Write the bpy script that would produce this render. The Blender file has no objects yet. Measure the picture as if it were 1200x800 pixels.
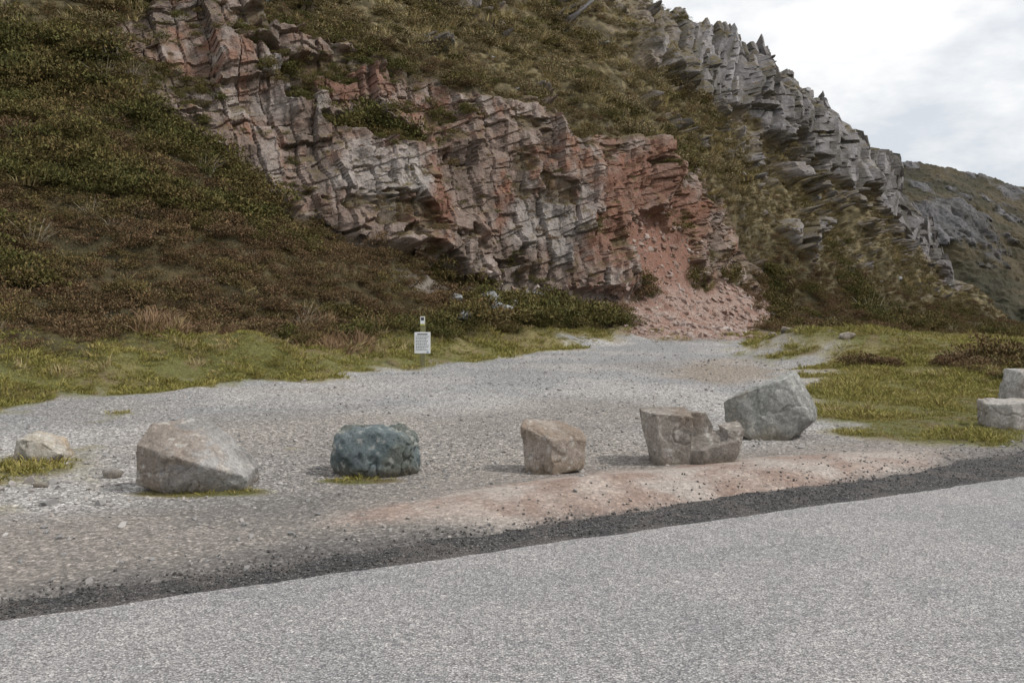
import bpy, bmesh, math, numpy as np
from mathutils import Vector
rng=np.random.default_rng(7)
scene=bpy.context.scene
F=1000.0; HZ=350.0; EYE=1.6
# ------------------------------------------------------------ numpy noise
def _h(i,j,k,s=0):
    i=i.astype(np.int64); j=j.astype(np.int64); k=k.astype(np.int64)
    n=(i*73856093)^(j*19349663)^(k*83492791)^(s*2654435761)
    n=(n^(n>>13))*1274126177; n&=0xffffffff
    n=((n^(n>>16))*2246822519)&0xffffffff
    return ((n^(n>>15))&0xffffff)/float(0xffffff)
def vnoise(x,y,z,s=0):
    xi=np.floor(x);yi=np.floor(y);zi=np.floor(z)
    fx=x-xi;fy=y-yi;fz=z-zi
    fx=fx*fx*(3-2*fx);fy=fy*fy*(3-2*fy);fz=fz*fz*(3-2*fz)
    r=0
    for a in (0,1):
        wa=fx if a else 1-fx
        for b in (0,1):
            wb=fy if b else 1-fy
            for c in (0,1):
                wc=fz if c else 1-fz
                r=r+wa*wb*wc*_h(xi+a,yi+b,zi+c,s)
    return r*2-1
def fbm(x,y,z,sc,oc=4,s=0,g=.5):
    r=0;a=1;t=0
    for o in range(oc):
        k=sc*2.03**o
        r=r+a*vnoise(x*k+o*17.3,y*k-o*9.1,z*k+o*5.7,s+o); t+=a; a*=g
    return r/t
def sm(a,b,x):
    t=np.clip((x-a)/(b-a),0,1); return t*t*(3-2*t)
def blocks2(u,w,size,dip,s,hs=1.5,warp=.5,tl=1.0):
    """jointed rock on a face: brick-like cells (u along the face, w up), hashed offsets"""
    o=u*0
    wx=fbm(u,o,w,.5/size,3,s+40)*size*warp; wz=fbm(u,o,w,.5/size,3,s+50)*size*warp
    c,sn=math.cos(dip),math.sin(dip)
    u=u+wx; w=w+wz
    a=(u*sn+w*c)/size; b=(u*c-w*sn)/(size*hs)
    i=np.floor(a); b=b+_h(i,i*0,i*0,s)*7.3; j=np.floor(b)
    v=_h(i,j,i*0,s+1)
    fa=a-i; fb=b-j
    edge=np.minimum(np.minimum(fa,1-fa),np.minimum(fb,1-fb)*hs)
    tilt=(fa-.5)*(_h(i,j,i*0,s+2)-.5)*1.5+(fb-.5)*(_h(i,j,i*0,s+3)-.5)*.8
    return v*2-1+tilt*tl, edge, v
def mixc(a,b,m):
    return a*(1-m[...,None])+np.asarray(b)*m[...,None]
# ------------------------------------------------------------ materials
def new_mat(name):
    m=bpy.data.materials.new(name); m.use_nodes=True
    nt=m.node_tree; b=nt.nodes['Principled BSDF']
    b.inputs['Roughness'].default_value=.9
    b.inputs['Specular IOR Level'].default_value=.25
    return m,nt,b
def N(nt,t,**k):
    n=nt.nodes.new(t)
    for a,v in k.items():
        if a in n.inputs: n.inputs[a].default_value=v
        else: setattr(n,a,v)
    return n
def ramp(nt,fac,stops):
    r=nt.nodes.new('ShaderNodeValToRGB'); e=r.color_ramp.elements
    while len(e)<len(stops): e.new(.5)
    for q,(p,c) in zip(e,stops):
        q.position=p; q.color=(c[0],c[1],c[2],1) if hasattr(c,'__len__') else (c,c,c,1)
    nt.links.new(fac,r.inputs[0]); return r.outputs[0]
def mix(nt,a,b,f,mode='MIX'):
    m=nt.nodes.new('ShaderNodeMix'); m.data_type='RGBA'; m.blend_type=mode
    for s,v in ((m.inputs[0],f),(m.inputs[6],a),(m.inputs[7],b)):
        if isinstance(v,bpy.types.NodeSocket): nt.links.new(v,s)
        else: s.default_value=v if not hasattr(v,'__len__') else ((*v,1) if len(v)==3 else v)
    return m.outputs[2]
def math_(nt,op,a,b):
    m=nt.nodes.new('ShaderNodeMath'); m.operation=op
    for s,v in ((m.inputs[0],a),(m.inputs[1],b)):
        if isinstance(v,bpy.types.NodeSocket): nt.links.new(v,s)
        else: s.default_value=v
    return m.outputs[0]
def noise_n(nt,vec,scale,detail=4,rough=.6):
    n=nt.nodes.new('ShaderNodeTexNoise'); n.inputs['Scale'].default_value=scale
    n.inputs['Detail'].default_value=detail; n.inputs['Roughness'].default_value=rough
    nt.links.new(vec,n.inputs['Vector']); return n.outputs[0]
def vor_n(nt,vec,scale,feat='F1'):
    n=nt.nodes.new('ShaderNodeTexVoronoi'); n.feature=feat; n.inputs['Scale'].default_value=scale
    nt.links.new(vec,n.inputs['Vector']); return n
def bump(nt,b,h,dist,strength=1.0,prev=None):
    n=nt.nodes.new('ShaderNodeBump'); n.inputs['Distance'].default_value=dist
    if isinstance(strength,bpy.types.NodeSocket): nt.links.new(strength,n.inputs['Strength'])
    else: n.inputs['Strength'].default_value=strength
    nt.links.new(h,n.inputs['Height'])
    if prev: nt.links.new(prev,n.inputs['Normal'])
    nt.links.new(n.outputs[0],b.inputs['Normal']); return n.outputs[0]
mt,nt,b=new_mat('terrain_mat')
geo=nt.nodes.new('ShaderNodeNewGeometry').outputs['Position']
col=N(nt,'ShaderNodeAttribute',attribute_name='Col').outputs['Color']
msk=N(nt,'ShaderNodeAttribute',attribute_name='Msk')
sep=nt.nodes.new('ShaderNodeSeparateColor'); nt.links.new(msk.outputs['Color'],sep.inputs[0])
mG,mR,mGr=sep.outputs[0],sep.outputs[1],sep.outputs[2]
v1=vor_n(nt,geo,38); v2=vor_n(nt,geo,80)
sc1=nt.nodes.new('ShaderNodeSeparateColor'); nt.links.new(v1.outputs['Color'],sc1.inputs[0])
sc2=nt.nodes.new('ShaderNodeSeparateColor'); nt.links.new(v2.outputs['Color'],sc2.inputs[0])
stone=ramp(nt,sc1.outputs[0],[(0,.5),(.4,.85),(.8,1.2),(1,1.8)])
stone2=ramp(nt,sc2.outputs[1],[(0,.6),(.5,1.0),(1,1.5)])
gap=ramp(nt,v1.outputs['Distance'],[(0,1.1),(.5,1.),(.85,.5)])
g=mix(nt,mix(nt,mix(nt,col,stone,1.0,'MULTIPLY'),stone2,1.0,'MULTIPLY'),gap,1.0,'MULTIPLY')
c1=mix(nt,col,g,mG)
rn=ramp(nt,noise_n(nt,geo,2.5,10,.78),[(.25,.5),(.5,1.0),(.75,1.5)])
c2=mix(nt,c1,mix(nt,c1,rn,1.0,'MULTIPLY'),mR)
gr=ramp(nt,noise_n(nt,geo,28,6,.8),[(.3,.45),(.5,.95),(.7,1.5)])
c2=mix(nt,c2,mix(nt,c2,gr,1.0,'MULTIPLY'),mGr)
sn=ramp(nt,noise_n(nt,geo,22,5,.7),[(.3,.7),(.7,1.3)])
c3=mix(nt,c2,sn,1.0,'MULTIPLY')
nt.links.new(c3,b.inputs['Base Color'])
p=bump(nt,b,math_(nt,'SUBTRACT',1,v1.outputs['Distance']),.012,mG)
p=bump(nt,b,noise_n(nt,geo,3,8,.65),.2,mR,p)
p=bump(nt,b,noise_n(nt,geo,24,5,.8),.06,mGr,p)
bump(nt,b,noise_n(nt,geo,30,4,.7),.01,.7,p)
def foliage_mat(name,stops):
    m,nt,b=new_mat(name)
    oi=nt.nodes.new('ShaderNodeObjectInfo'); geo=nt.nodes.new('ShaderNodeNewGeometry').outputs['Position']
    ns=noise_n(nt,geo,.35,3,.6)
    f=math_(nt,'ADD',math_(nt,'MULTIPLY',oi.outputs['Random'],.55),math_(nt,'MULTIPLY',math_(nt,'SUBTRACT',ns,.28),1.0))
    c=ramp(nt,f,stops)
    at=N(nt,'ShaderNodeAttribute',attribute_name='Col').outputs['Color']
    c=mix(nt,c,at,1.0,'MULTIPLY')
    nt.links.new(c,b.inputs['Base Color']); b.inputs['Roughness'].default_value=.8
    b.inputs['Specular IOR Level'].default_value=.15
    return m
m_heather=foliage_mat('heather_mat',[(0,(.12,.098,.042)),(.25,(.15,.118,.052)),(.5,(.12,.083,.048)),(.7,(.16,.105,.064)),(1,(.20,.155,.08))])
m_heather_g=foliage_mat('heather_green_mat',[(0,(.060,.063,.022)),(.35,(.10,.096,.034)),(.6,(.13,.108,.044)),(1,(.155,.105,.058))])
m_heather_u=foliage_mat('heather_upper_mat',[(0,(.17,.14,.075)),(.35,(.23,.19,.105)),(.6,(.19,.15,.09)),(1,(.28,.235,.14))])
m_straw=foliage_mat('straw_mat',[(0,(.28,.225,.12)),(.5,(.37,.305,.175)),(1,(.32,.25,.145))])
m_bracken=foliage_mat('bracken_mat',[(0,(.19,.12,.07)),(.5,(.27,.18,.12)),(1,(.2,.14,.09))])
m_grass=foliage_mat('grass_mat',[(0,(.155,.155,.05)),(.35,(.215,.20,.065)),(.6,(.27,.235,.085)),(.8,(.29,.235,.105)),(1,(.33,.26,.14))])
m_stick=foliage_mat('stick_mat',[(0,(.26,.22,.18)),(1,(.34,.3,.26))])
m_stone=foliage_mat('stone_mat',[(0,(.15,.145,.145)),(.35,(.24,.235,.23)),(.6,(.29,.26,.24)),(.8,(.37,.355,.34)),(1,(.5,.48,.46))])
def mesh_np(name,V,Q,mats=(),cols=None,link=True,smooth=None,extra=None):
    me=bpy.data.meshes.new(name)
    Q=np.asarray(Q,dtype=np.int32); k=Q.shape[1]
    me.vertices.add(len(V)); me.vertices.foreach_set('co',np.asarray(V,dtype=np.float32).ravel())
    me.loops.add(Q.size); me.loops.foreach_set('vertex_index',Q.ravel())
    me.polygons.add(len(Q)); me.polygons.foreach_set('loop_start',np.arange(0,Q.size,k,dtype=np.int32))
    if smooth is not None: me.polygons.foreach_set('use_smooth',smooth)
    me.update(calc_edges=True)
    for nm,c in (('Col',cols),('Msk',extra)):
        if c is not None:
            a=me.color_attributes.new(nm,'FLOAT_COLOR','POINT')
            cc=np.ones((len(V),4),dtype=np.float32); cc[:,:3]=c; a.data.foreach_set('color',cc.ravel())
    for m in mats: me.materials.append(m)
    o=bpy.data.objects.new(name,me)
    if link: scene.collection.objects.link(o)
    return o
# ------------------------------------------------------------ terrain control
C={
-2500:(700,(470,7.5),(300,11),(100,15),(-100,20),(-300,30)),
-600:(520,(420,12),(260,18),(120,22),(-60,30),(-250,45)),
-200:(492,(395,14.6),(160,22),(70,25),(-30,29),(-250,48)),
0:(474,(385,16.8),(112,25),(40,27.5),(0,30.5),(-250,50)),
100:(464,(385,17.8),(110,26.5),(20,29),(-20,32),(-250,51)),
200:(454,(386,19.2),(150,27.5),(-5,31.5),(-60,35),(-250,53)),
300:(446,(388,21),(232,28),(0,33.0),(-60,37.5),(-240,55)),
400:(438,(385,23.5),(282,29),(40,34.3),(-30,41),(-220,58)),
500:(426,(378,26.5),(325,31),(92,36),(0,45),(-180,63)),
600:(413,(375,30),(342,33.5),(132,38),(50,47),(-100,64)),
700:(405,(370,33.5),(347,36),(160,40.5),(70,52),(-24,66)),
760:(403,(374,35),(338,38.5),(185,43),(95,55),(8,68)),
800:(403,(378,36),(325,41),(212,46),(115,59),(24,70)),
870:(402,(385,40),(338,49),(295,52),(135,68),(55,75)),
930:(400,(388,46),(348,54),(322,57),(205,73),(90,79)),
955:(400,(389,49),(355,57),(330,60),(215,78),(124,83)),
1000:(398,(391,55),(368,62),(342,68),(235,86),(155,91)),
1035:(398,(391,59),(372,67),(348,74),(262,92),(182,96)),
1052:(398,(391,62),(374,70),(350,78),(285,96),(190,100)),
1062:(398,(392,63),(375,71),(354,80),(300,98),(240,102)),
1080:(398,(392,65),(377,74),(357,83),(315,101),(266,104)),
1096:(398,(392,67),(380,76),(360,86),(325,104),(262,107)),
1110:(398,(392,68),(382,78),(364,88),(340,106),(325,108)),
1150:(398,(395,72),(388,84),(378,95),(362,108),(358,112)),
1190:(399,(398,76),(394,88),(390,100),(390,110),(389,115)),
1300:(401,(403,78),(405,90),(408,100),(412,110),(415,116)),
3500:(402,(404,78),(408,90),(412,100),(416,110),(420,116)),
}
ks=np.array(sorted(C)); 
ctrl=np.array([[C[int(k)][0]]+[v for pr in C[int(k)][1:] for v in pr] for k in ks],dtype=float)
cols_px=np.concatenate([np.linspace(-2500,-420,30),np.linspace(-400,-42,90),np.arange(-40,1241,1.35),np.linspace(1250,1600,70),np.linspace(1650,3500,25)])
nc=len(cols_px)
fine=np.arange(-2500,3501,2.0)
ci=np.stack([np.interp(fine,ks,ctrl[:,i]) for i in range(ctrl.shape[1])],1)
kern=np.hanning(27); kern/=kern.sum(); kern2=np.hanning(7);kern2/=kern2.sum()
out=ci.copy()
for i in range(ci.shape[1]):
    kk=kern2 if i>=7 else kern; h=len(kk)//2
    pad=np.concatenate([np.full(h,ci[0,i]),ci[:,i],np.full(h,ci[-1,i])]); out[:,i]=np.convolve(pad,kk,'valid')
cv=np.stack([np.interp(cols_px,fine,out[:,i]) for i in range(out.shape[1])],1)
k1py=cv[:,0]; K=[(k1py,1600/(k1py-HZ))]+[(cv[:,1+2*i],cv[:,2+2*i]) for i in range(5)]
Zk=[(HZ-p_)*y_/F+EYE for p_,y_ in K]; Yk=[y_ for p_,y_ in K]
fall=sm(930,1040,cols_px)
Yk.append(Yk[-1]+26); Zk.append(Zk[-1]+3*(1-fall)-16*fall)
Yk.append(Yk[-1]+60); Zk.append(Zk[-1]+2*(1-fall)-10*fall)
rowsY=[];rowsZ=[];seg=[]
for t in np.linspace(0,1,24,endpoint=False):
    py=1950+(830-1950)*(t**.5); rowsY.append(1600/(py-HZ)+0*k1py); rowsZ.append(0*k1py); seg.append(0)
for t in np.linspace(0,1,270,endpoint=False):
    py=830+(k1py-830)*t; rowsY.append(1600/(py-HZ)); rowsZ.append(0*k1py); seg.append(t*0.999)
for i,n in enumerate([50,110,230,100,120,10,4]):
    for t in np.linspace(0,1,n,endpoint=(i==6)):
        rowsY.append(Yk[i]*(1-t)+Yk[i+1]*t); rowsZ.append(Zk[i]*(1-t)+Zk[i+1]*t); seg.append(i+1+t)
Y=np.array(rowsY); Z=np.array(rowsZ); seg=np.array(seg)[:,None]+0*Y; nr=Y.shape[0]
U=cols_px[None,:]+0*Y; X=(U-600)/F*Y
def arc(k):
    xx=(cols_px-600)/F*Yk[k]; return np.concatenate([[0],np.cumsum(np.hypot(np.diff(xx),np.diff(Yk[k]*.6)))])
arcA=arc(3)[None,:]+0*Y; arcB=arc(4)[None,:]+0*Y
PY=HZ-(Z-EYE)/Y*F
onhill=sm(1.0,1.5,seg)
big=fbm(X,Y,Z,.12,3,3)
P0=np.array([-2.54,4.23]); D=np.array([.902,.432]); D/=np.linalg.norm(D); Nn=np.array([-D[1],D[0]])
S=(X-P0[0])*Nn[0]+(Y-P0[1])*Nn[1]; T=(X-P0[0])*D[0]+(Y-P0[1])*D[1]
SW=lambda t: np.clip(.26+.055*t,.2,.8)
stripw=SW(T)
def gauss(cx,cy,sx,sy,a=0):
    c,s=math.cos(a),math.sin(a); dx=X-cx; dy=Y-cy
    u=dx*c+dy*s; v=-dx*s+dy*c
    return np.exp(-.5*((u/sx)**2+(v/sy)**2))
roadang=math.atan2(D[1],D[0])
mnoise=fbm(X,Y,Z,1.6,4,11)
ground_z=(.75*gauss(9.8,24,1.5,1.8)+.30*gauss(8.2,25.5,.8,1.6)+.35*gauss(13.5,21,2.0,2.3)+.25*gauss(10.8,17.8,1.8,1.0)
  +.11*gauss(.9,7.1,.95,.33,roadang)*(1+.4*mnoise)+.05*gauss(2.6,7.9,.9,.35,roadang))
ground_z+= .30*gauss(-5.5,18.2,.8,.5)+.38*gauss(-7.2,17.6,.6,.5)+.35*gauss(-9,15.9,.7,.5)
verge=sm(.93,1.1,seg)*(1-sm(1.8,2.3,seg))*sm(760,640,U)
ground_z+=verge*(.22*np.maximum(0,fbm(X,Y,Z,1.1,3,23)+.1)+.07*fbm(X,Y,Z,3.2,3,24))
gn=fbm(X,Y,Z,.9,4,21)*.03+fbm(X,Y,Z,5,3,22)*.010
offroad=sm(-.08,.2,S-stripw)
Zg=(ground_z+gn*(1+1.5*sm(12,22,Y)))*offroad-.03*(1-offroad)
# masks
eN=fbm(X,Y,Z,.45,4,31); eN2=fbm(X,Y,Z,1.3,4,32)
e=seg+.35*eN+.12*eN2
inpx=sm(95,180,U+90*eN)*(1-sm(868,905,U+20*eN2))
rock=sm(2.93,3.05,e)*(1-sm(3.92,4.06,e))*inpx
scr=np.exp(-(((U-812)/98)**2+((PY-368)/40)**2))
scr2=np.exp(-(((U-772-(PY-300)*.4)/42)**2+((PY-300)/56)**2))
scr3=.9*np.exp(-(((U-690)/65)**2+((PY-352)/15)**2))
screem=sm(.3,.5,np.maximum(np.maximum(scr,scr2),scr3)+.3*eN2)*sm(1.02,1.3,seg)*(1-sm(3.5,3.75,seg))
rock=rock*(1-sm(.4,.9,screem))
upcrag=sm(4.95,5.2,seg+.45*eN+.25*eN2)*sm(640,820,U+60*eN)*(1-sm(6.0,6.3,seg))*(1-sm(1112,1135,U))
outc=sm(.30,.42,fbm(X,Y,Z,.28,4,33)+.25*eN2)*sm(3.95,4.2,seg)*(1-sm(6,6.2,seg))*.9*(1-sm(1112,1130,U))
outc2=sm(.30,.40,eN2+.3*eN)*sm(.05,.22,fbm(X,Y,Z,.15,2,36)+.25*sm(620,460,U))*sm(4.0,4.3,seg)*(1-sm(6,6.2,seg))*(1-sm(1100,1120,U))
ledge=np.exp(-(((U-440)*.93+(PY-155)*.36)/60)**2-(((PY-155)*.93-(U-440)*.36)/15)**2)
rock*=1-sm(.35,.6,ledge+.32*eN2)
cliffveg=sm(.22,.36,fbm(arcA,Y*0,Z*1.8,.55,4,37)+.12*eN2)*rock
rock*=1-.5*cliffveg
R=np.clip(np.maximum(np.maximum(rock,upcrag),np.maximum(outc,outc2)),0,1)
crag=np.maximum(upcrag,np.maximum(outc,outc2)*(1-rock))
def normals(X,Y,Z):
    P=np.stack([X,Y,Z],-1)
    du=np.gradient(P,axis=1); dv=np.gradient(P,axis=0)
    n=np.cross(du,dv); n/=(np.linalg.norm(n,axis=-1,keepdims=True)+1e-12)
    return n
nb=normals(X,Y,Z)
amp_big=onhill*(.8+.02*Y)*.9
disp=amp_big*big*sm(1.3,2.4,seg)*(1-.5*sm(5.6,6,seg))
disp+=onhill*(.45*fbm(X,Y,Z,.7,4,5)+.5*fbm(X,Y,Z,.3,2,6)*sm(1.6,2.3,seg))*(1-R)*(1-.7*screem)
dip=-.38
idx=R>.01
xb,yb,zb=X[idx],Y[idx],Z[idx]
uA,uB=arcA[idx],arcB[idx]; O=uA*0
b1,e1,h1=blocks2(uA,zb,1.0,dip,100,2.6,.35); b2,e2,h2=blocks2(uA,zb,.42,dip,200,3.0,.4)
v1_,ev1,hv1=blocks2(uA,zb,1.9,1.4,700,2.3,.35); v2_,ev2,hv2=blocks2(uA,zb,.75,1.38,710,2.6,.35); v3_,ev3,hv3=blocks2(uA,zb,.33,1.35,720,2.4,.5)
c1_,f1,g1=blocks2(uB,zb,2.4,1.53,400,5,.3,.6)
c2_,f2,g2=blocks2(uB,zb,1.0,1.52,500,7,.3,.6); c3_,f3,g3=blocks2(uB,zb,.45,1.52,520,7,.4,.6)
ribA=fbm(uA,O,zb*.22,.30,3,60); rugA=fbm(uA,O,zb,.9,5,61,.55); ridA=1-2*np.abs(fbm(uA,O,zb*.4,.45,3,62))
ribB=fbm(uB,O,zb*.2,.22,3,63); rugB=fbm(uB,O,zb*.4,.8,4,64,.5); ridB=1-2*np.abs(fbm(uB,O,zb*.22,.35,3,65))
cr=crag[idx]
dlow=.10*b1+.06*b2+.28*v1_+.16*v2_+.07*v3_+1.3*ribA+.45*rugA+.5*ridA-.10*(ev2<.04)
dcr=.6*c1_+.40*c2_+.16*c3_-.9*(f1<.07)-.3*(f2<.07)+1.6*ribB+.4*rugB+1.7*ridB
dd=(dlow*(1-cr)+dcr*cr)
rd=np.zeros_like(X); rd[idx]=dd
disp=disp+rd*R*(1-.45*sm(5.7,6,seg)) + R*.25*(1-crag)
dn=nb.copy(); 
if dn[500,nc//2,2]<0: dn=-dn
flat=dn.copy(); flat[...,2]*=.45; flat/=np.linalg.norm(flat,axis=-1,keepdims=True)+1e-12
dv_=dn*(1-R[...,None])+flat*R[...,None]
X2=X+dv_[...,0]*disp; Y2=Y+dv_[...,1]*disp; Z2=Z+dv_[...,2]*disp
Z2=Z2+Zg*(1-sm(1.5,2.5,seg))
jag=np.floor(arcB/1.7+.8*vnoise(arcB*.7,arcB*0,arcB*0,78)); 
Z2+= sm(5.3,6,seg)*(1-sm(6.0,6.6,seg))*sm(820,900,U)*(1-sm(1105,1120,U))*(2.2*_h(jag,jag*0,jag*0,77)-1.1)
n2=normals(X2,Y2,Z2)
if n2[100,nc//2,2]<0: n2=-n2
P=np.stack([X2,Y2,Z2],-1)
PYs=HZ-(Z2-EYE)/Y2*F
def place_at(px,py,lo=294,hi=470):
    j=int(np.argmin(np.abs(cols_px-px))); i=lo+int(np.argmin(np.abs(PYs[lo:hi,j]-py))); return P[i,j]
def ground_at(x,y):
    u=x/y*F+600; j=int(np.argmin(np.abs(cols_px-u))); i=int(np.argmin(np.abs(P[:460,j,1]-y))); return float(P[i,j,2])
# ------------------------------------------------------------ terrain colour
A=lambda *c: np.array(c)
SH=X.shape+(3,)
l1=fbm(X,Y,Z,.6,4,41)*.5+.5; l2=fbm(X,Y,Z,3,4,42)*.5+.5; l3=fbm(X,Y,Z,.2,3,43)*.5+.5
grav=mixc(np.broadcast_to(A(.245,.243,.243),SH),A(.33,.317,.305),sm(.35,.7,l1))
grav=mixc(grav,A(.22,.19,.16),.55*sm(.5,.7,l3))
far_br=np.exp(-(((U-850)/70)**2+((PY-436)/12)**2)); grav=mixc(grav,A(.25,.20,.15),.6*sm(.2,.7,far_br+.4*eN2))
dirt=mixc(np.broadcast_to(A(.15,.14,.13),SH),A(.215,.193,.175),sm(.3,.7,l1))
pink=mixc(np.broadcast_to(A(.23,.165,.135),SH),A(.33,.275,.24),sm(.3,.7,l2))
pink=mixc(pink,A(.36,.325,.295),.7*sm(.45,.7,fbm(X,Y,Z,2.2,4,45)*.5+.5))
grassc=mixc(np.broadcast_to(A(.155,.155,.052),SH),A(.235,.20,.085),sm(.4,.7,l1))
grassc=mixc(grassc,A(.19,.145,.08),.8*sm(.50,.68,l2))
edge=sm(-.03,.05,(Y/ (1600/(k1py-HZ))[None,:]) -1 +.14*eN+.10*eN2+ .04*sm(740,500,U))
edge*= (1-sm(690,745,U)*(1-sm(880,900,U))*(1-sm(1.25,1.6,seg+.3*eN2)))
rx=np.interp(PY,[403,415,432,470,505,530],[890,915,945,945,960,1130])
right=sm(-35,45,(U-rx)+80*eN2+40*eN)*(PY<560)*sm(.35,.75,S-stripw+.5*eN2)
patch=sm(.15,.4,eN2+.5*eN-.2)*sm(3,4.2,S)*(1-sm(330,420,U))*.6*sm(60,35,np.abs(PY-500))
leftp=sm(150,80,U+60*eN2)*sm(2.3,3.0,S+.6*eN2)*sm(-.2,.3,eN2)*(1-sm(4.5,5.5,S))*.8
tuft1=np.maximum(gauss(-2.6,7.05,.5,.16),gauss(-1.3,7.5,.33,.12))
grassm=np.clip(np.maximum.reduce([edge,right,patch,leftp,sm(.35,.7,tuft1+.3*eN2)]),0,1)*(seg<2.3)
apron=1-sm(2.0,3.0,S+.6*eN)
pm=np.clip(gauss(1.1,7.2,1.35,.42,roadang)*1.35+gauss(2.7,8.0,1.4,.35,roadang)+.35*gauss(-.8,6.35,.9,.2,roadang),0,1)
pm=sm(.3,.85,pm+.45*eN2+.2*eN)
gc=mixc(grav,dirt,apron); 
dk=(1-sm(-.1,.75,S-stripw+.45*eN2+.3*eN))
gc=mixc(gc,A(.085,.082,.082),.8*dk); gc=mixc(gc,pink,pm*.9)
gc=mixc(gc,grassc,grassm)
soil=mixc(np.broadcast_to(A(.06,.05,.025),SH),A(.095,.075,.038),sm(.35,.7,l1))
soil=mixc(soil,A(.22,.18,.10),.8*sm(.4,.65,l2)*sm(3.9,4.4,seg))
lowscr=sm(.25,.45,np.exp(-(((U-610)/130)**2+((PY-340)/16)**2))+.35*eN2)*sm(2.0,2.3,seg)*(1-sm(3.0,3.2,seg))
screec=mixc(np.broadcast_to(A(.28,.205,.175),SH),A(.22,.13,.10),sm(.4,.7,l2))
screec=mixc(screec,A(.19,.09,.06),.75*sm(350,310,PY+20*eN2))
hc=mixc(soil,screec,screem); hc=mixc(hc,A(.26,.225,.20),lowscr*.8)
rc=np.zeros(SH); rr=np.zeros((idx.sum(),3))
rl=fbm(uA,O,zb,.5,4,70)*.5+.5; rf=fbm(uA,O,zb,3.5,4,71)*.5+.5; rv=fbm(uA*1.6,O,zb*.35,1.2,4,72)*.5+.5
rb=mixc(np.broadcast_to(A(.205,.155,.13),rr.shape),A(.31,.265,.24),sm(.42,.8,hv2*.25+h2*.2+rl*.55))
rb=mixc(rb,A(.20,.105,.070),.8*sm(.42,.75,h1*.25+hv3*.25+.5*rf))
rb=mixc(rb,A(.095,.074,.06),.6*sm(.48,.66,rv))
Ui=U[idx];Pi=PY[idx]
def blob(cx,cy,rx,ry): return np.exp(-(((Ui-cx)/rx)**2+((Pi-cy)/ry)**2))
redm=np.maximum.reduce([blob(500,235,28,60),blob(735,215,60,50),blob(700,270,35,65),blob(790,265,40,60),blob(580,245,20,50)*.8,blob(400,100,90,30)*.8,blob(490,130,60,35)*.7,blob(650,190,60,30)*.6,blob(240,60,60,60)*.5])
redm=sm(.35,.75,redm+.5*(rf-.5)+.4*(rl-.5))
rb=mixc(rb,A(.185,.085,.055)*(.75+.5*rf[:,None]),.7*redm)
gry=np.maximum.reduce([blob(640,270,50,40),blob(330,120,50,60)*.8,blob(430,215,50,40),blob(610,270,40,50)*.9])
rb=mixc(rb,A(.30,.28,.268),.6*sm(.35,.75,gry+.5*(rl-.5)+.5*(hv2-.5)))
cc=mixc(np.broadcast_to(A(.165,.153,.153),rr.shape),A(.27,.255,.26),sm(.4,.75,.5*rf+.5*g2)); cc=mixc(cc,A(.075,.068,.055),.75*sm(.44,.62,rv))
rb=rb*(1-cr[:,None])+cc*cr[:,None]
nzr=n2[...,2][idx]
veg=np.maximum(sm(.62,.80,nzr+.25*(rl-.5))*sm(.35,.6,rf+.2*(rl-.5)),.8*cliffveg[idx]*sm(.3,.55,nzr))*.85
rb=mixc(rb,A(.10,.078,.036),veg)
rc[idx]=rb
vegm=np.zeros_like(X); vegm[idx]=veg
gh=sm(1.15,1.6,seg+.25*eN2)
base=mixc(gc,grassc,np.clip(gh,0,1)*(1-sm(1.4,1.9,seg)))
hb=np.maximum(sm(1.3,1.7,seg+.2*eN),screem)
base=base*(1-hb[...,None])+hc*hb[...,None]
base=base*(1-R[...,None])+rc*R[...,None]
gm=np.clip((1-grassm)*(1-sm(1.0,1.4,seg))*(1-.55*pm)*(1-.35*apron)+screem+lowscr*.7,0,1)*(1-R)
gmask=np.clip(np.maximum(grassm*(seg<1.5),sm(1.0,1.3,seg)*(1-.4*hb)),0,1)*(1-R)*(1-screem)
msk=np.stack([gm,R*(1-.6*vegm),gmask],-1)
qi=(np.arange(nr-1)[:,None]*nc+np.arange(nc-1)[None,:]).ravel()
quads=np.stack([qi,qi+1,qi+nc+1,qi+nc],1)
rockface=(R[:-1,:-1].ravel()<.4)
terr=mesh_np('terrain',P.reshape(-1,3),quads,[mt],base.reshape(-1,3),smooth=rockface,extra=msk.reshape(-1,3))
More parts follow.
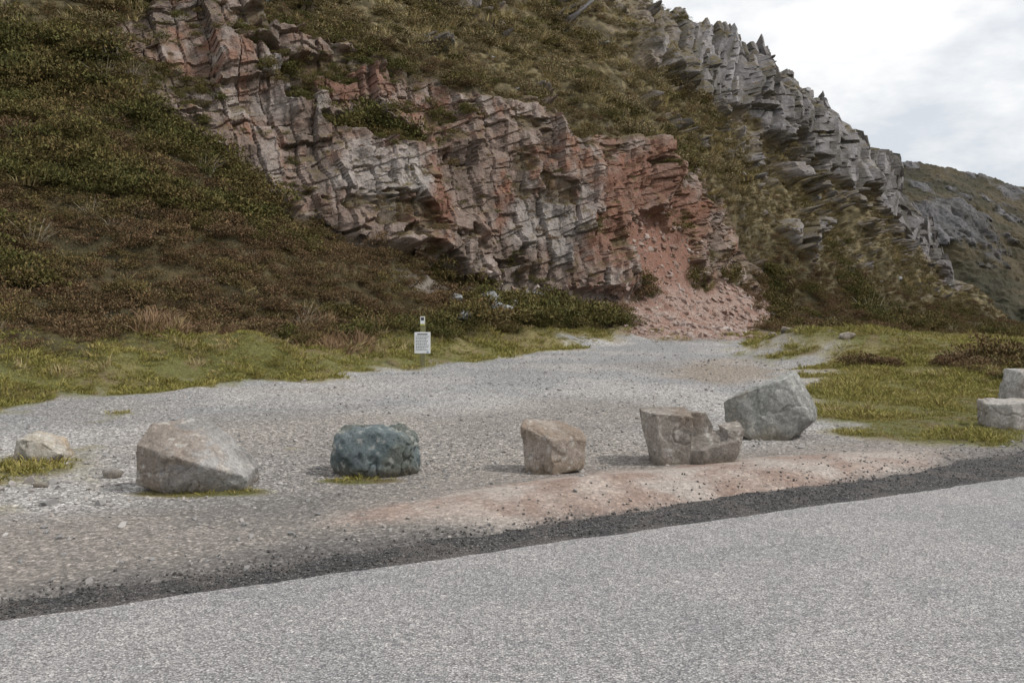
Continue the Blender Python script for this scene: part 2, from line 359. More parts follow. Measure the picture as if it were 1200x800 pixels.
# ------------------------------------------------------------ scatter helper
e_u=P[:-1,1:]-P[:-1,:-1]; e_v=P[1:,:-1]-P[:-1,:-1]
area=np.linalg.norm(np.cross(e_u,e_v),axis=-1)
def sample(dens):
    d=dens[:-1,:-1]*area; w=d.ravel(); tot=w.sum(); n=int(tot)
    cs=np.cumsum(w); pick=np.searchsorted(cs,rng.random(n)*tot); pick=np.minimum(pick,len(w)-1)
    i,j=pick//(nc-1),pick%(nc-1); a=rng.random((n,1)); b_=rng.random((n,1))
    p=P[i,j]*(1-a)*(1-b_)+P[i,j+1]*a*(1-b_)+P[i+1,j]*(1-a)*b_+P[i+1,j+1]*a*b_
    return p,i,j
def scatter(name,pts,scl,rot,idxs,protos):
    coll=bpy.data.collections.new(name+'_parts')
    for i,pobj in enumerate(protos):
        pobj.name='%s_part_%02d'%(name,i); coll.objects.link(pobj)
    me=bpy.data.meshes.new(name); n=len(pts)
    me.vertices.add(n); me.vertices.foreach_set('co',np.asarray(pts,dtype=np.float32).ravel())
    for nm,v,t in (('scl',scl,'FLOAT_VECTOR'),('rot',rot,'FLOAT_VECTOR')):
        a=me.attributes.new(nm,t,'POINT'); a.data.foreach_set('vector',np.asarray(v,dtype=np.float32).ravel())
    a=me.attributes.new('idx','INT','POINT'); a.data.foreach_set('value',np.asarray(idxs,dtype=np.int32))
    o=bpy.data.objects.new(name,me); scene.collection.objects.link(o)
    ng=bpy.data.node_groups.new(name,'GeometryNodeTree')
    ng.interface.new_socket('Geometry',in_out='INPUT',socket_type='NodeSocketGeometry')
    ng.interface.new_socket('Geometry',in_out='OUTPUT',socket_type='NodeSocketGeometry')
    gi=ng.nodes.new('NodeGroupInput'); go=ng.nodes.new('NodeGroupOutput')
    ip=ng.nodes.new('GeometryNodeInstanceOnPoints'); cinf=ng.nodes.new('GeometryNodeCollectionInfo')
    cinf.inputs['Collection'].default_value=coll; cinf.inputs['Separate Children'].default_value=True; cinf.inputs['Reset Children'].default_value=True
    def na(nm,t):
        q=ng.nodes.new('GeometryNodeInputNamedAttribute'); q.data_type=t; q.inputs['Name'].default_value=nm; return q.outputs['Attribute']
    er=ng.nodes.new('FunctionNodeEulerToRotation')
    L=ng.links.new
    L(gi.outputs[0],ip.inputs['Points']); L(cinf.outputs[0],ip.inputs['Instance']); ip.inputs['Pick Instance'].default_value=True
    L(na('idx','INT'),ip.inputs['Instance Index']); L(na('rot','FLOAT_VECTOR'),er.inputs[0]); L(er.outputs[0],ip.inputs['Rotation'])
    L(na('scl','FLOAT_VECTOR'),ip.inputs['Scale']); L(ip.outputs[0],go.inputs[0])
    md=o.modifiers.new('scatter','NODES'); md.node_group=ng
    return o
# ------------------------------------------------------------ prototypes
def quads_cloud(n,mk,mat,name):
    V=[];Cc=[]
    for i in range(n):
        v,c=mk(i); V.append(v); Cc.append(np.repeat(c[None,:],len(v),0))
    V=np.concatenate(V); Cc=np.concatenate(Cc)
    Q=np.arange(len(V)).reshape(-1,4)
    return mesh_np(name,V,Q,[mat],Cc,link=False)
def bush(mat,name,n=600,leaf=.030,flat=.75,seed=0):
    r=np.random.default_rng(seed)
    lobes=[(r.uniform(-.32,.32),r.uniform(-.32,.32),r.uniform(.10,.36),r.uniform(.13,.30)) for _ in range(10)]
    def mk(i):
        lx,ly,lz,lr=lobes[r.integers(10)]
        d=r.normal(size=3); d/=np.linalg.norm(d); d[2]=abs(d[2])*.9-.15
        rad=lr*r.uniform(.6,1.15)
        c=np.array([lx,ly,lz*flat])+d*rad*np.array([1,1,flat])
        up=d*.9+np.array([0,0,.35])+r.normal(size=3)*.55; up/=np.linalg.norm(up)
        sd=np.cross(up,r.normal(size=3)); sd/=np.linalg.norm(sd)
        L_=leaf*r.uniform(.8,2.0); w=leaf*r.uniform(.28,.55)
        v=np.array([c-sd*w*.6,c+sd*w*.6,c+up*L_+sd*w,c+up*L_-sd*w])
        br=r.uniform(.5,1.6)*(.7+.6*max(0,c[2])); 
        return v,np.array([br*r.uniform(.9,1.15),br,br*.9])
    return quads_cloud(n,mk,mat,name)
def tuft(mat,name,n=60,h=.3,w=.012,spread=.12,lean=.5,seed=0):
    r=np.random.default_rng(seed)
    def mk(i):
        a=r.uniform(0,6.28); rr_=spread*math.sqrt(r.random()); c=np.array([rr_*math.cos(a),rr_*math.sin(a),-.01])
        d=np.array([math.cos(a)*lean*r.random()+r.normal()*.15,math.sin(a)*lean*r.random()+r.normal()*.15,1]); d/=np.linalg.norm(d)
        hh=h*r.uniform(.5,1.1); sd=np.cross(d,[math.cos(a*3),math.sin(a*3),0.1]); sd/=np.linalg.norm(sd)
        m_=c+d*hh*.55; t_=c+d*hh+np.array([d[0],d[1],-.25])*hh*.35
        v=np.array([c-sd*w,c+sd*w,m_+sd*w*.8,m_-sd*w*.8, m_-sd*w*.8,m_+sd*w*.8,t_+sd*w*.15,t_-sd*w*.15])
        br=r.uniform(.6,1.4); return v,np.array([br,br,br*r.uniform(.8,1)])
    return quads_cloud(n,mk,mat,name)
def stone_proto(mat,name,seed):
    r=np.random.default_rng(seed); bm=bmesh.new()
    for i in range(16):
        d=r.normal(size=3); d/=np.linalg.norm(d); d*=np.array([.5,.38,.26])*r.uniform(.8,1.1); bm.verts.new(d)
    bmesh.ops.convex_hull(bm,input=bm.verts); 
    loose=[v for v in bm.verts if not v.link_faces]; bmesh.ops.delete(bm,geom=loose,context='VERTS')
    me=bpy.data.meshes.new(name); bm.to_mesh(me); bm.free()
    a=me.color_attributes.new('Col','FLOAT_COLOR','POINT'); a.data.foreach_set('color',np.ones(len(me.vertices)*4,dtype=np.float32))
    me.materials.append(mat); return bpy.data.objects.new(name,me)
def rotz(n,t=.15): return np.stack([rng.normal(size=n)*t,rng.normal(size=n)*t,rng.uniform(0,6.28,n)],1)
inview=sm(-180,-60,U)*(1-sm(1260,1330,U))*.93+.02
hm=sm(1.45,1.75,seg+.2*eN)*(1-sm(6.0,6.4,seg))*(1-screem)*(1-.8*lowscr)
hm=hm*((1-R)+R*(.02*(1-crag)+.45*vegm+.8*cliffveg))
hm=np.clip(hm,0,1)
dist=Y2
near=sm(40,26,dist)
gapn=fbm(X,Y,Z,.9,3,81)*.5+.5
dens=hm*inview*(19*near+7.5*(1-near)*(1-.5*sm(60,100,dist)))*(.6+.4*sm(.3,.5,gapn))
bank=np.maximum(gauss(10.4,17.6,1.5,.85,-.25),gauss(12.2,17.0,2.0,.9,-.1)); bank=np.maximum(bank,gauss(8.3,19.2,.5,.35)*.75)
bankm=sm(.32,.6,bank+.45*eN2)*(seg<1.2)
dens=np.maximum(dens,12*bankm)
dens=np.maximum(dens,2.5*sm(.45,.58,eN2+.4*eN)*sm(1.1,1.4,seg)*(1-screem)*inview*(seg<3))
dens=dens+.5*screem*inview*sm(.2,.4,eN2)
pts,ii,jj=sample(dens); n=len(pts)
tone=fbm(pts[:,0],pts[:,1],pts[:,2],.22,3,91)+.35*fbm(pts[:,0],pts[:,1],pts[:,2],1.0,2,92)
upper=sm(3.8,4.4,seg[ii,jj])
green=tone>.0
var=rng.integers(0,3,n)
idn=np.where(green&(bankm[ii,jj]<.2),var,var+3)
up_=(rng.random(n)<.75*upper); idn=np.where(up_,9+rng.integers(0,3,n),idn)
straw=rng.random(n)<(.18*upper+.22*upper*(tone>.0)+.03); idn=np.where(straw,6+rng.integers(0,2,n),idn)
stick=rng.random(n)<.010*(1-upper); idn=np.where(stick,8,idn)
s=(.45+1.0*rng.random(n)**2.2)*(1+.3*(1-near[ii,jj]))
s*=np.where(R[ii,jj]>.3,.45,1)*np.where((seg[ii,jj]<1.65),.65,1)*(.7+.9*sm(-.3,.5,tone))*(1-.25*upper)
scl=np.stack([s,s,s*rng.uniform(.6,1.35,n)],1)
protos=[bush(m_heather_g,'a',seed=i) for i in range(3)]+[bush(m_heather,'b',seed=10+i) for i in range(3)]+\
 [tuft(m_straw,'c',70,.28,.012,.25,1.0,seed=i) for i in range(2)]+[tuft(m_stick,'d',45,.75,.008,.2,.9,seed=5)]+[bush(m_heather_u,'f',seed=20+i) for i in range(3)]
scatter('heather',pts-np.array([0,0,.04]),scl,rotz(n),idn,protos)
br=np.exp(-(((U-405)/60)**2+((PY-395)/20)**2))+.7*np.exp(-(((U-180)/160)**2+((PY-400)/16)**2))
dens=12*sm(.4,.8,br+.5*eN2)*sm(1.1,1.5,seg)*(seg<2.6)
dens=dens+(4.0*sm(.05,.35,eN2)+1.2)*sm(1.0,1.3,seg)*(seg<2.2)*inview*(1-screem)+1.2*right*sm(.1,.4,eN2)*(seg<1.1)
pts,ii,jj=sample(dens); n=len(pts); s=rng.uniform(.4,1.2,n)*np.where(br[ii,jj]>.4,1,.65)
scatter('dead_bracken',pts,np.stack([s,s,s],1),rotz(n,.3),np.where(br[ii,jj]>.4,rng.integers(0,3,n),2),[tuft(m_bracken,'e',60,.38,.009,.2,1.0,seed=i+20) for i in range(2)]+[tuft(m_straw,'e2',60,.28,.009,.2,1.0,seed=29)])
gfar=np.maximum(grassm*(seg<1.5),sm(1.0,1.1,seg)*(1-sm(1.55,1.9,seg+.2*eN))*(1-screem)*np.where((U>700)&(U<880),.1,1))
dens=gfar*inview*(150*sm(26,10,Y)+50)*(seg<2.3)*(Y<60)*(.55+.45*sm(-.3,.2,eN2))*sm(.3,.8,gfar)
pts,ii,jj=sample(dens); n=len(pts); s=rng.uniform(.3,1.0,n)*(1+.04*(pts[:,1]-10).clip(0,20))
s*=.5+.9*sm(-.2,.4,eN2[ii,jj]); s*=np.where(grassm[ii,jj]<.7,.6,1)
scatter('grass',pts,np.stack([s,s,s*.8],1),rotz(n,.2),rng.integers(0,3,n),[tuft(m_grass,'g',34,.085,.005,.11,1.1,seed=i+40) for i in range(3)])
dens=gm*(seg<1.05)*offroad*inview*(170*sm(11,6.5,Y)*(1-.45*apron)+26*sm(30,14,Y)+3)*(1-.55*pm)*(Y>3.5)*(.4+.6*l1)
pts,ii,jj=sample(dens); n=len(pts)
s=.016+.05*rng.random(n)**3.5; s*=1+.05*(pts[:,1]-8).clip(0,12)
bigm=rng.random(n)<.004; s=np.where(bigm,rng.uniform(.07,.15,n),s)
rubble=rng.random(n)<.12*np.exp(-(((U[ii,jj]-60)/90)**2+((PY[ii,jj]-575)/35)**2)); s=np.where(rubble,rng.uniform(.05,.16,n),s)
scatter('gravel',pts+np.stack([0*s,0*s,s*.08],1),np.stack([s,s,s],1),rotz(n,.5),rng.integers(0,5,n),[stone_proto(m_stone,'s',i) for i in range(5)])
m_scree=foliage_mat('scree_mat',[(0,(.18,.11,.08)),(.4,(.27,.195,.165)),(.7,(.33,.27,.24)),(1,(.42,.38,.36))])
m_fallen=foliage_mat('fallen_rock_mat',[(0,(.18,.19,.21)),(.5,(.29,.30,.32)),(1,(.38,.37,.36))])
dens=14*screem+1.6*lowscr+1.2*sm(.3,.6,np.exp(-(((U-590)/70)**2+((PY-362)/18)**2)))*sm(1.3,1.5,seg)+.10*sm(2.7,3,seg)*(1-sm(3.2,3.5,seg))*inpx+.05*sm(4,4.2,seg)*inview*(seg<6)
pts,ii,jj=sample(dens); n=len(pts); s=.08+.45*rng.random(n)**4
cl=np.exp(-(((U[ii,jj]-590)/60)**2+((PY[ii,jj]-362)/18)**2)); s=s*(1+.9*cl+.8*(seg[ii,jj]>3.8))
grey=(cl>.3)|((seg[ii,jj]>3.8))
scatter('scree',pts,np.stack([s,s,s],1),rotz(n,.5),np.where(grey,rng.integers(4,8,n),rng.integers(0,4,n)),[stone_proto(m_scree,'t',i+60) for i in range(4)]+[stone_proto(m_fallen,'t2',i+70) for i in range(4)])
# ------------------------------------------------------------ far hill
fp=np.concatenate([np.linspace(980,1330,330),np.linspace(1340,2600,120)]); ft=np.linspace(0,1,240)
FU,FT=np.meshgrid(fp,ft)
sky=np.interp(FU,[900,1055,1100,1150,1200,1300,1500,2600],[186,192,196,206,222,262,300,340])
Yf=150+FT*110; ztop=EYE+(HZ-sky)/F*260; Zf=-22+(ztop+22)*FT**.85; Xf=(FU-600)/F*260*(.75+.25*FT)
ns=fbm(Xf,Yf*.5,Zf,.045,6,201,.6); nv=fbm(Xf,Yf*.5,Zf,.04,4,202)
rk=sm(.02,.22,nv+.8*fbm(Xf,Yf*.5,Zf*.6,.16,5,203,.6))
b22,_,hb_=blocks2(Xf,Zf,2.6,1.5,610,5.0,.7)
rdg=1-2*np.abs(fbm(Xf,0*Xf,Zf*.35,.06,4,208)); rd2=1-2*np.abs(fbm(Xf,0*Xf,Zf*.3,.22,4,209,.6))
dd=(ns*13+rdg*8)*(1-.8*FT)+rk*(b22*1.0+rd2*3.6)*(1-.7*FT)
Yf2=Yf-dd*.9; Zf2=Zf+dd*.1+fbm(Xf,Yf,Zf,.3,5,204,.6)*1.6
fc=mixc(np.broadcast_to(A(.032,.030,.017),Xf.shape+(3,)),A(.066,.053,.030),sm(.35,.65,fbm(Xf,Yf,Zf,.12,6,205,.65)*.5+.5))  # hill vegetation colours darkened, standing in for self-shadowing the bare mesh lacks
fc=mixc(fc,A(.115,.112,.118)*(.5+.9*hb_[...,None]),rk*.8)
fr,fcn=Xf.shape
mskf=np.stack([rk*0,rk*.5+.5,rk*0],-1)
Pf=np.stack([Xf,Yf2,Zf2],-1); back=Pf[-1:].copy(); back[...,1]+=90; back[...,2]-=30
Pf=np.concatenate([Pf,back]); fc=np.concatenate([fc,fc[-1:]]); mskf=np.concatenate([mskf,mskf[-1:]]); fr+=1
q=(np.arange(fr-1)[:,None]*fcn+np.arange(fcn-1)[None,:]).ravel()
mesh_np('hill',Pf.reshape(-1,3),np.stack([q,q+1,q+fcn+1,q+fcn],1),[mt],fc.reshape(-1,3),smooth=np.zeros(len(q),bool),extra=mskf.reshape(-1,3))
me=bpy.data.meshes.new('ground'); me.from_pydata([(-600,-600,-.08),(600,-600,-.08),(600,2.5,-.08),(-600,2.5,-.08)],[],[(0,1,2,3)])
mg,nt,b=new_mat('ground_mat'); gp=nt.nodes.new('ShaderNodeNewGeometry').outputs['Position']
nt.links.new(ramp(nt,noise_n(nt,gp,.8,6),[(.3,(.09,.08,.03)),(.7,(.17,.16,.06))]),b.inputs['Base Color']); me.materials.append(mg)
scene.collection.objects.link(bpy.data.objects.new('ground',me))
me=bpy.data.meshes.new('valley_floor'); me.from_pydata([(-900,2.5,-40),(900,2.5,-40),(900,1500,-40),(-900,1500,-40)],[],[(0,1,2,3)]); me.materials.append(mg)
scene.collection.objects.link(bpy.data.objects.new('valley_floor',me))
# ------------------------------------------------------------ road
def strip(name,t0,t1,s0,fs1,z,mat,nt_=600,ns_=14):
    tt=np.linspace(t0,t1,nt_); V=[]
    s1=fs1(tt)
    for k in range(ns_):
        a=k/(ns_-1); ss=s0*(1-a)+s1*a
        V.append(np.stack([P0[0]+D[0]*tt+Nn[0]*ss,P0[1]+D[1]*tt+Nn[1]*ss,np.full(nt_,z)],1))
    V=np.concatenate(V); q=(np.arange(ns_-1)[:,None]*nt_+np.arange(nt_-1)[None,:]).ravel()
    return mesh_np(name,V,np.stack([q,q+1,q+nt_+1,q+nt_],1),[mat])
def n1(t,sc,s): return fbm(t,t*0,t*0,sc,4,s)
mr,nt,b=new_mat('road_mat'); gp=nt.nodes.new('ShaderNodeNewGeometry').outputs['Position']
va=vor_n(nt,gp,95); vb=vor_n(nt,gp,190)
sa=nt.nodes.new('ShaderNodeSeparateColor'); nt.links.new(va.outputs['Color'],sa.inputs[0])
sb=nt.nodes.new('ShaderNodeSeparateColor'); nt.links.new(vb.outputs['Color'],sb.inputs[0])
chip=ramp(nt,sa.outputs[0],[(0,(.17,.167,.17)),(.3,(.27,.267,.27)),(.6,(.33,.325,.325)),(.85,(.38,.37,.368)),(1,(.54,.525,.515))])
chip2=ramp(nt,sb.outputs[0],[(0,.75),(1,1.22)])
bind=ramp(nt,va.outputs['Distance'],[(.35,1.0),(.75,.48)])
c=mix(nt,mix(nt,chip,chip2,1.0,'MULTIPLY'),bind,1.0,'MULTIPLY')
c=mix(nt,c,ramp(nt,noise_n(nt,gp,.9,5),[(.3,(.86,.86,.87)),(.7,(1.13,1.11,1.09))]),1.0,'MULTIPLY')
c=mix(nt,c,ramp(nt,noise_n(nt,gp,14,4,.7),[(.3,.85),(.7,1.15)]),1.0,'MULTIPLY')
nt.links.new(c,b.inputs['Base Color']); b.inputs['Roughness'].default_value=.75
bump(nt,b,math_(nt,'SUBTRACT',1,va.outputs['Distance']),.006,.7)
strip('road',-60,70,-6.2,lambda t: .025*n1(t,2.5,301)+.018*n1(t,12,302),.006,mr,4000,3)
mw,nt,b=new_mat('worn_paint_mat'); gp=nt.nodes.new('ShaderNodeNewGeometry').outputs['Position']
va=vor_n(nt,gp,95); tr=nt.nodes.new('ShaderNodeBsdfTransparent'); mx=nt.nodes.new('ShaderNodeMixShader')
b.inputs['Base Color'].default_value=(.60,.59,.575,1)
f=math_(nt,'MULTIPLY',ramp(nt,va.outputs['Distance'],[(.25,1),(.55,0)]),ramp(nt,noise_n(nt,gp,7,5,.7),[(.42,0),(.62,.8)]))
nt.links.new(f,mx.inputs[0]); nt.links.new(tr.outputs[0],mx.inputs[1]); nt.links.new(b.outputs[0],mx.inputs[2])
nt.links.new(mx.outputs[0],nt.nodes['Material Output'].inputs[0])
def quadstrip(name,t0,t1,s0,s1,z,mat):
    pts=[(t0,s0),(t1,s0),(t1,s1),(t0,s1)]
    me=bpy.data.meshes.new(name); me.from_pydata([(P0[0]+D[0]*t+Nn[0]*s_,P0[1]+D[1]*t+Nn[1]*s_,z) for t,s_ in pts],[],[(0,1,2,3)])
    me.materials.append(mat); o=bpy.data.objects.new(name,me); scene.collection.objects.link(o)
quadstrip('road_marking',3.2,7.2,-2.02,-1.90,.010,mw)
ms,nt,b=new_mat('shoulder_mat'); gp=nt.nodes.new('ShaderNodeNewGeometry').outputs['Position']
va=vor_n(nt,gp,85); sa=nt.nodes.new('ShaderNodeSeparateColor'); nt.links.new(va.outputs['Color'],sa.inputs[0])
c=ramp(nt,sa.outputs[0],[(0,(.035,.035,.037)),(.7,(.08,.078,.078)),(.92,(.15,.145,.14)),(1,(.32,.30,.29))])
c=mix(nt,c,(.19,.165,.15),ramp(nt,noise_n(nt,gp,2.5,6,.7),[(.45,0),(.7,.75)]))
c=mix(nt,c,ramp(nt,va.outputs['Distance'],[(.3,1),(.8,.5)]),1.0,'MULTIPLY')
nt.links.new(c,b.inputs['Base Color']); bump(nt,b,math_(nt,'SUBTRACT',1,va.outputs['Distance']),.012,1.0)
strip('road_shoulder',-60,70,-.3,lambda t: SW(t)+.16*n1(t,1.2,303)+.07*n1(t,8,304),.001,ms,4000,4)
ncp=6500
tt=rng.uniform(-2,12,ncp); w=SW(tt); ss=w*.15+w*np.abs(rng.normal(size=ncp))*.75
m_dark=foliage_mat('tar_stone_mat',[(0,(.04,.04,.04)),(.6,(.09,.088,.085)),(.85,(.2,.19,.18)),(1,(.35,.33,.32))])
s=.010+.026*rng.random(ncp)**3
cx_=P0[0]+D[0]*tt+Nn[0]*ss; cy_=P0[1]+D[1]*tt+Nn[1]*ss
ju=np.clip(np.searchsorted(cols_px,cx_/cy_*F+600),0,nc-1)
zz_=np.array([np.interp(cy_[k],P[:294,ju[k],1],P[:294,ju[k],2]) for k in range(ncp)])
scatter('road_chippings',np.stack([cx_,cy_,np.maximum(.002,zz_)+s*.1],1),np.stack([s]*3,1),rotz(ncp,.5),rng.integers(0,3,ncp),[stone_proto(m_dark,'u',i+90) for i in range(3)])
# ------------------------------------------------------------ boulders
m_boul,nt,b=new_mat('boulder_mat'); tc=nt.nodes.new('ShaderNodeTexCoord').outputs['Object']
colb=N(nt,'ShaderNodeAttribute',attribute_name='Col').outputs['Color']
c=mix(nt,colb,ramp(nt,noise_n(nt,tc,30,9,.82),[(.3,.45),(.5,1.0),(.7,1.65)]),1.0,'MULTIPLY')
vq=vor_n(nt,tc,130); c=mix(nt,c,ramp(nt,vq.outputs['Distance'],[(.0,.75),(.4,1.08)]),1.0,'MULTIPLY')
nt.links.new(c,b.inputs['Base Color']); p=bump(nt,b,noise_n(nt,tc,7,10,.75),.07,.8); bump(nt,b,noise_n(nt,tc,80,4,.7),.006,.8,p)
def boulder(px,py,hulls,cA,cB,cC,seed,rot=0,sc=1,rough=1.0,name='boulder',vox=.013,lich=.5,loc=None,pits=0,soft=.5):
    if loc is None:
        Yb=1600/(py-HZ); loc=((px-600)/F*Yb,Yb,0)
    bm=bmesh.new()
    for pts in hulls:
        vs=[bm.verts.new(Vector(q)*sc) for q in pts]
        res=bmesh.ops.convex_hull(bm,input=vs)
        dl=[v for v in vs if v.is_valid and not v.link_faces]; bmesh.ops.delete(bm,geom=dl,context='VERTS')
    me=bpy.data.meshes.new(name); bm.to_mesh(me); bm.free()
    o=bpy.data.objects.new(name,me); scene.collection.objects.link(o)
    m=o.modifiers.new('r','REMESH'); m.mode='VOXEL'; m.voxel_size=vox
    dg=bpy.context.evaluated_depsgraph_get(); me2=bpy.data.meshes.new_from_object(o.evaluated_get(dg)); o.modifiers.clear(); o.data=me2
    nv_=len(me2.vertices); co=np.zeros(nv_*3,dtype=np.float32); me2.vertices.foreach_get('co',co); co=co.reshape(-1,3).astype(float)
    ne=len(me2.edges); ed=np.zeros(ne*2,dtype=np.int32); me2.edges.foreach_get('vertices',ed); ed=ed.reshape(-1,2)
    acc=np.zeros_like(co); cnt=np.zeros(nv_)
    np.add.at(acc,ed[:,0],co[ed[:,1]]); np.add.at(acc,ed[:,1],co[ed[:,0]]); np.add.at(cnt,ed[:,0],1); np.add.at(cnt,ed[:,1],1)
    co=(1-soft)*co+soft*acc/np.maximum(cnt,1)[:,None]
    me2.vertices.foreach_set('co',co.astype(np.float32).ravel()); me2.update()
    nn=np.zeros(nv_*3,dtype=np.float32); me2.vertices.foreach_get('normal',nn); nn=nn.reshape(-1,3)
    x,y,z=co.T; sd=seed*13
    d=.022*fbm(x,y,z,3,4,sd)+.018*fbm(x,y,z,9,4,sd+5,.55)
    k_=x*.6+z*.7+.3*y+.12*fbm(x,y,z,3,3,sd+30); d+=.030*(_h(np.floor(k_/.13),k_*0,k_*0,sd+31)-.5)*sm(-.1,.2,fbm(x,y,z,2.5,2,sd+32))
    d-=.022*np.clip(1-np.abs(fbm(x,y,z,2.2,4,sd+9))/.03,0,1)+pits*.03*sm(.1,.35,fbm(x,y,z,10,3,sd+12))
    co=co+nn*(d*rough)[:,None]
    me2.vertices.foreach_set('co',co.astype(np.float32).ravel())
    a1=fbm(x,y,z,4,4,sd+20)*.5+.5; a2=fbm(x,y,z,18,4,sd+21)*.5+.5; a3=fbm(x,y,z,2,3,sd+22)*.5+.5
    cc=mixc(np.broadcast_to(A(*cA),co.shape),A(*cB),sm(.35,.65,a1)); cc=mixc(cc,A(*cC),.8*sm(.5,.65,a3+.3*(a2-.5)))
    cc=mixc(cc,A(.52,.51,.48),lich*sm(.60,.72,a2)); cc=cc*(.7+.4*a2)[:,None]
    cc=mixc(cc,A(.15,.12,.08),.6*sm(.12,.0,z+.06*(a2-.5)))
    at=me2.color_attributes.new('Col','FLOAT_COLOR','POINT'); c4=np.ones((nv_,4),dtype=np.float32); c4[:,:3]=cc; at.data.foreach_set('color',c4.ravel())
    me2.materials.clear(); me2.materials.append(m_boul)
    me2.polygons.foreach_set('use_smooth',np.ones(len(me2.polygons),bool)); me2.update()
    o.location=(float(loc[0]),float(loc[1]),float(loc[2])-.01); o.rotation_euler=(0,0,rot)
    return o
def ell(a,b_,c,cz,seed,pw=.75,n=70):
    r=np.random.default_rng(seed); o=[]
    for i in range(n):
        d=r.normal(size=3); d/=np.linalg.norm(d); d=np.sign(d)*np.abs(d)**pw
        o.append((d[0]*a,d[1]*b_+b_,max(-.03,d[2]*c+cz)))
    return o
boulder(42,540,[[(-.25,0,0),(-.27,.1,.2),(-.1,-.05,.24),(.08,-.05,.2),(.25,0,.08),(.27,.05,0),(0,-.1,0),(-.15,.3,.27),(.15,.3,.2),(.25,.3,.0),(-.25,.3,0)]],(.40,.36,.30),(.50,.47,.42),(.36,.28,.20),1)
boulder(226,574,[[(-.22,-.08,0),(.05,-.10,0),(.45,-.02,0),(-.47,0,.06),(-.46,-.04,.40),(-.16,-.17,.33),(.12,-.2,.27),(.48,-.05,.13),(-.41,.12,.55),(-.14,.3,.58),(.06,.34,.52),(.47,.3,.17),(.43,.4,0),(-.45,.4,0)]],(.27,.26,.25),(.39,.38,.37),(.26,.21,.17),2,rough=.7,soft=.25)
boulder(435,560,[ell(.42,.30,.30,.17,5)],(.095,.12,.125),(.165,.195,.20),(.13,.14,.12),3,rough=1.2,lich=.4,pits=.6)
boulder(649,554,[[(-.27,.05,0),(-.31,.08,.43),(-.02,-.12,0),(-.03,-.1,.33),(.27,.02,.05),(.31,.05,.31),(.04,.35,.45),(-.26,.35,.47),(.28,.35,.38),(.25,.35,0),(-.25,.35,0)]],(.27,.215,.17),(.36,.31,.27),(.22,.17,.13),4,rough=.7,soft=.25)
boulder(812,544,[
 [(-.38,0,0),(-.49,.02,.38),(-.50,.05,.53),(-.38,-.10,.51),(-.1,-.10,.50),(.00,-.08,.47),(-.04,-.08,0),(-.3,-.10,0),(-.47,.35,.52),(-.35,.35,0),(.0,.35,.53),(.0,.35,0)],
 [(-.06,.10,0),(-.06,.10,.50),(.16,.12,.50),(.24,.14,.36),(.16,.12,0),(-.06,.4,.48),(.17,.4,.46),(.15,.4,0)],
 [(-.1,-.02,0),(-.1,.0,.15),(.06,-.14,.17),(.44,-.08,.27),(.45,0,.12),(.36,-.06,.0),(.1,-.12,.0),(.45,.3,.30),(.40,.3,0),(-.1,.3,.30),(-.1,.3,0)],
 [(.30,-.07,.22),(.50,-.04,.35),(.45,-.02,.16),(.30,.3,.36),(.51,.3,.39),(.42,.3,.16),(.33,-.05,.35)]],
 (.23,.205,.18),(.34,.305,.27),(.22,.175,.14),5,rough=.45,vox=.009,soft=.2)
boulder(907,513,[[(-.56,.0,.18),(-.57,.05,.42),(-.45,.0,.50),(.10,-.10,.70),(.30,.15,.78),(.36,-.16,.24),(.58,.2,.33),(.52,.1,.2),(-.27,-.15,-.03),(.1,-.14,.0),(-.3,.5,.45),(.3,.55,.6),(.5,.5,.0),(-.4,.5,0)]],(.24,.24,.225),(.36,.36,.34),(.22,.205,.17),6,rough=.8,soft=.25)
boulder(1190,503,[[(-.3,0,0),(-.3,.05,.3),(-.1,-.1,.34),(.3,-.05,.36),(.35,0,0),(-.05,-.12,0),(.3,.4,.36),(-.25,.4,.33),(.3,.4,0),(-.25,.4,0)]],(.34,.31,.29),(.41,.39,.36),(.32,.27,.22),7,rough=.9)
boulder(1212,484,[[(-.38,0,0),(-.36,.05,.3),(-.22,.0,.6),(.1,-.1,.64),(.4,.05,.5),(.45,0,0),(-.05,-.14,0),(.3,.4,.6),(-.2,.4,.6),(.4,.4,0),(-.3,.4,0)]],(.34,.32,.30),(.41,.40,.38),(.32,.27,.24),8,rough=.9)
for i,(px,py,sc,far) in enumerate([(455,430,.16,0),(73,455,.14,0),(925,402,.3,25.0),(906,403,.22,25.6),(996,403,.3,22.6),(127,560,.13,0),(45,572,.10,0),(62,590,.07,0),(975,545,.08,0),
   (545,379,.5,-1),(569,360,.6,-1),(594,364,.45,-1),(604,356,.6,-1),(585,374,.6,-1),(628,354,.5,-1),(548,352,.5,-1),(640,362,.4,-1),(600,372,.45,-1),(530,358,.4,-1),(655,350,.5,-1)]):
    loc=None
    if far>0:
        x_=(px-600)/F*far; loc=(x_,far,ground_at(x_,far))
    elif far<0: loc=place_at(px,py)+np.array([0,-.3,.12])
    cs_=((.24,.26,.28),(.36,.38,.40),(.27,.26,.25)) if far<0 else ((.31,.29,.27),(.40,.38,.36),(.30,.25,.2))
    boulder(px,py,[ell(.5,.35,.36 if far<0 else .3,.15,30+i,.8,16)],*cs_,20+i,sc=sc*1.6,rough=.35,name='stone',vox=.02,loc=loc)
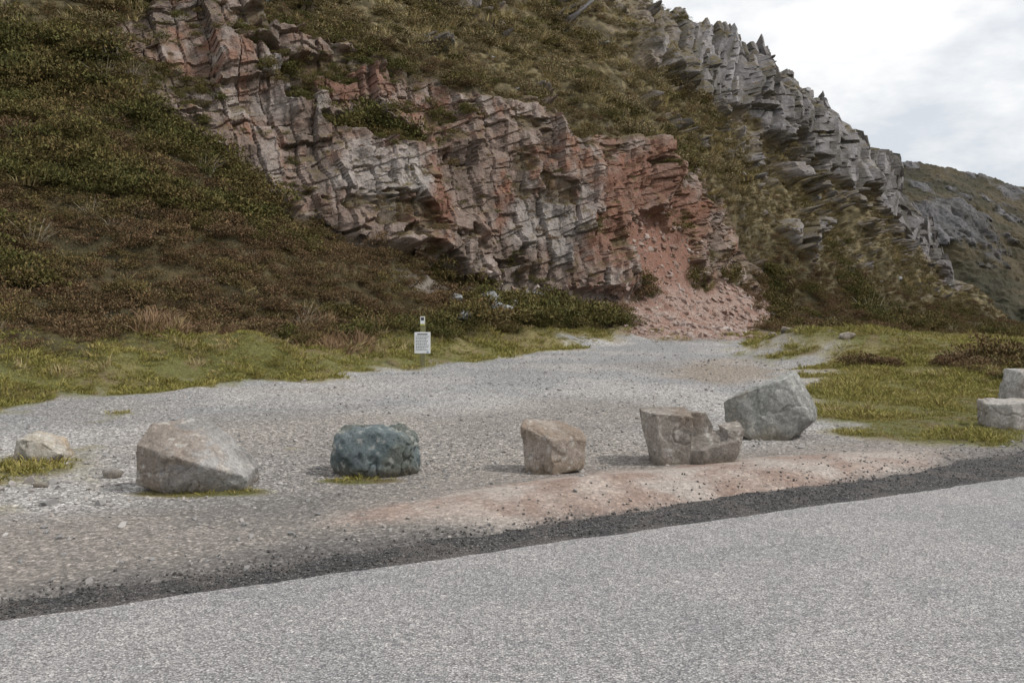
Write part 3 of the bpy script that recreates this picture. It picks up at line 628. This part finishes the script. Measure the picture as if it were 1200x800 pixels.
# ------------------------------------------------------------ sign
def box(bm,x0,x1,y0,y1,z0,z1,mi,bev=.0):
    r=bmesh.ops.create_cube(bm,size=1); vs=r['verts']
    for v in vs: v.co=Vector(((x0+x1)/2+v.co.x*(x1-x0),(y0+y1)/2+v.co.y*(y1-y0),(z0+z1)/2+v.co.z*(z1-z0)))
    fs=set(f for v in vs for f in v.link_faces)
    for f in fs: f.material_index=mi
    if bev:
        es=list(set(e_ for v in vs for e_ in v.link_edges)); bmesh.ops.bevel(bm,geom=es,offset=bev,segments=2,affect='EDGES',material=mi)
def simple(name,c,ro=.7,sc=20,var=.2):
    m,nt,b=new_mat(name); tc=nt.nodes.new('ShaderNodeTexCoord').outputs['Object']
    nt.links.new(ramp(nt,noise_n(nt,tc,sc,5),[(.3,[q*(1-var) for q in c]),(.7,[min(1,q*(1+var)) for q in c])]),b.inputs['Base Color']); b.inputs['Roughness'].default_value=ro; return m
mm=[simple('post_wood',(.20,.19,.10),.9,30,.35),simple('sign_white',(.78,.79,.80),.5,6,.05),simple('sign_ink',(.05,.05,.06)),simple('sign_yellow',(.50,.52,.10)),simple('sign_blue',(.30,.38,.45))]
Ys=1600/(431-HZ); xs=(495.5-600)/F*Ys
bm=bmesh.new()
box(bm,-.055,.055,-.04,.04,-.3,1.20,0,.008)
box(bm,-.052,.052,-.046,-.0405,1.02,1.19,1); box(bm,-.035,.035,-.049,-.0465,1.10,1.17,2); box(bm,-.052,.052,-.046,-.0405,.99,1.015,3)
box(bm,-.185,.185,-.062,-.042,.34,.83,1,.004)
r_=np.random.default_rng(3)
box(bm,-.12,.12,-.066,-.0625,.77,.795,2)
zz=.735
while zz>.40:
    x=-.155
    end=.155-r_.random()*.08
    while x<end:
        w_=r_.uniform(.015,.05); box(bm,x,min(x+w_,end+.01),-.065,-.0625,zz-.006,zz+.005,2); x+=w_+.012
    zz-=.035 if r_.random()<.8 else .055
box(bm,.10,.15,-.066,-.0625,.355,.39,4)
me=bpy.data.meshes.new('information_sign'); bm.to_mesh(me); bm.free()
for m in mm: me.materials.append(m)
o=bpy.data.objects.new('information_sign',me); o.location=(xs,Ys,0); o.rotation_euler=(0,0,-.06); scene.collection.objects.link(o)
# ------------------------------------------------------------ sky, sun, camera
SE,SA=math.radians(50),math.radians(98)
w=bpy.data.worlds.new('World'); scene.world=w; w.use_nodes=True; nt=w.node_tree; bg=nt.nodes['Background']
sk=nt.nodes.new('ShaderNodeTexSky'); sk.sky_type='NISHITA'; sk.sun_disc=False; sk.sun_elevation=SE; sk.sun_rotation=SA; sk.air_density=1; sk.dust_density=2
tc=nt.nodes.new('ShaderNodeTexCoord'); mp=nt.nodes.new('ShaderNodeMapping'); mp.inputs['Scale'].default_value=(1,1,2.2); mp.inputs['Location'].default_value=(.3,.1,.45)
nt.links.new(tc.outputs['Generated'],mp.inputs[0])
c1n=noise_n(nt,mp.outputs[0],3.2,9,.58); c2n=noise_n(nt,mp.outputs[0],1.6,5,.5)
cloudc=mix(nt,(7.0,7.4,7.9),(10.0,10.0,10.0),ramp(nt,c1n,[(.40,0),(.54,1)]))
cov=ramp(nt,c2n,[(.25,.75),(.45,.97)])
skc=mix(nt,sk.outputs[0],cloudc,cov)
nt.links.new(skc,bg.inputs['Color']); bg.inputs['Strength'].default_value=.105
sl=bpy.data.lights.new('sun','SUN'); sl.energy=2.8; sl.angle=math.radians(5); sl.color=(1,.96,.9)
so=bpy.data.objects.new('sun',sl); scene.collection.objects.link(so)
dv=Vector((math.sin(SA)*math.cos(SE),math.cos(SA)*math.cos(SE),math.sin(SE))); so.rotation_euler=dv.to_track_quat('Z','Y').to_euler()
cam=bpy.data.cameras.new('camera'); co_=bpy.data.objects.new('camera',cam); scene.collection.objects.link(co_)
cam.sensor_width=36; cam.lens=30; cam.clip_end=5000; cam.shift_y=-50/1200; co_.location=(0,0,EYE); co_.rotation_euler=(math.radians(90),0,0)
scene.camera=co_
scene.view_settings.view_transform='Standard'; scene.view_settings.look='None'; scene.view_settings.exposure=0
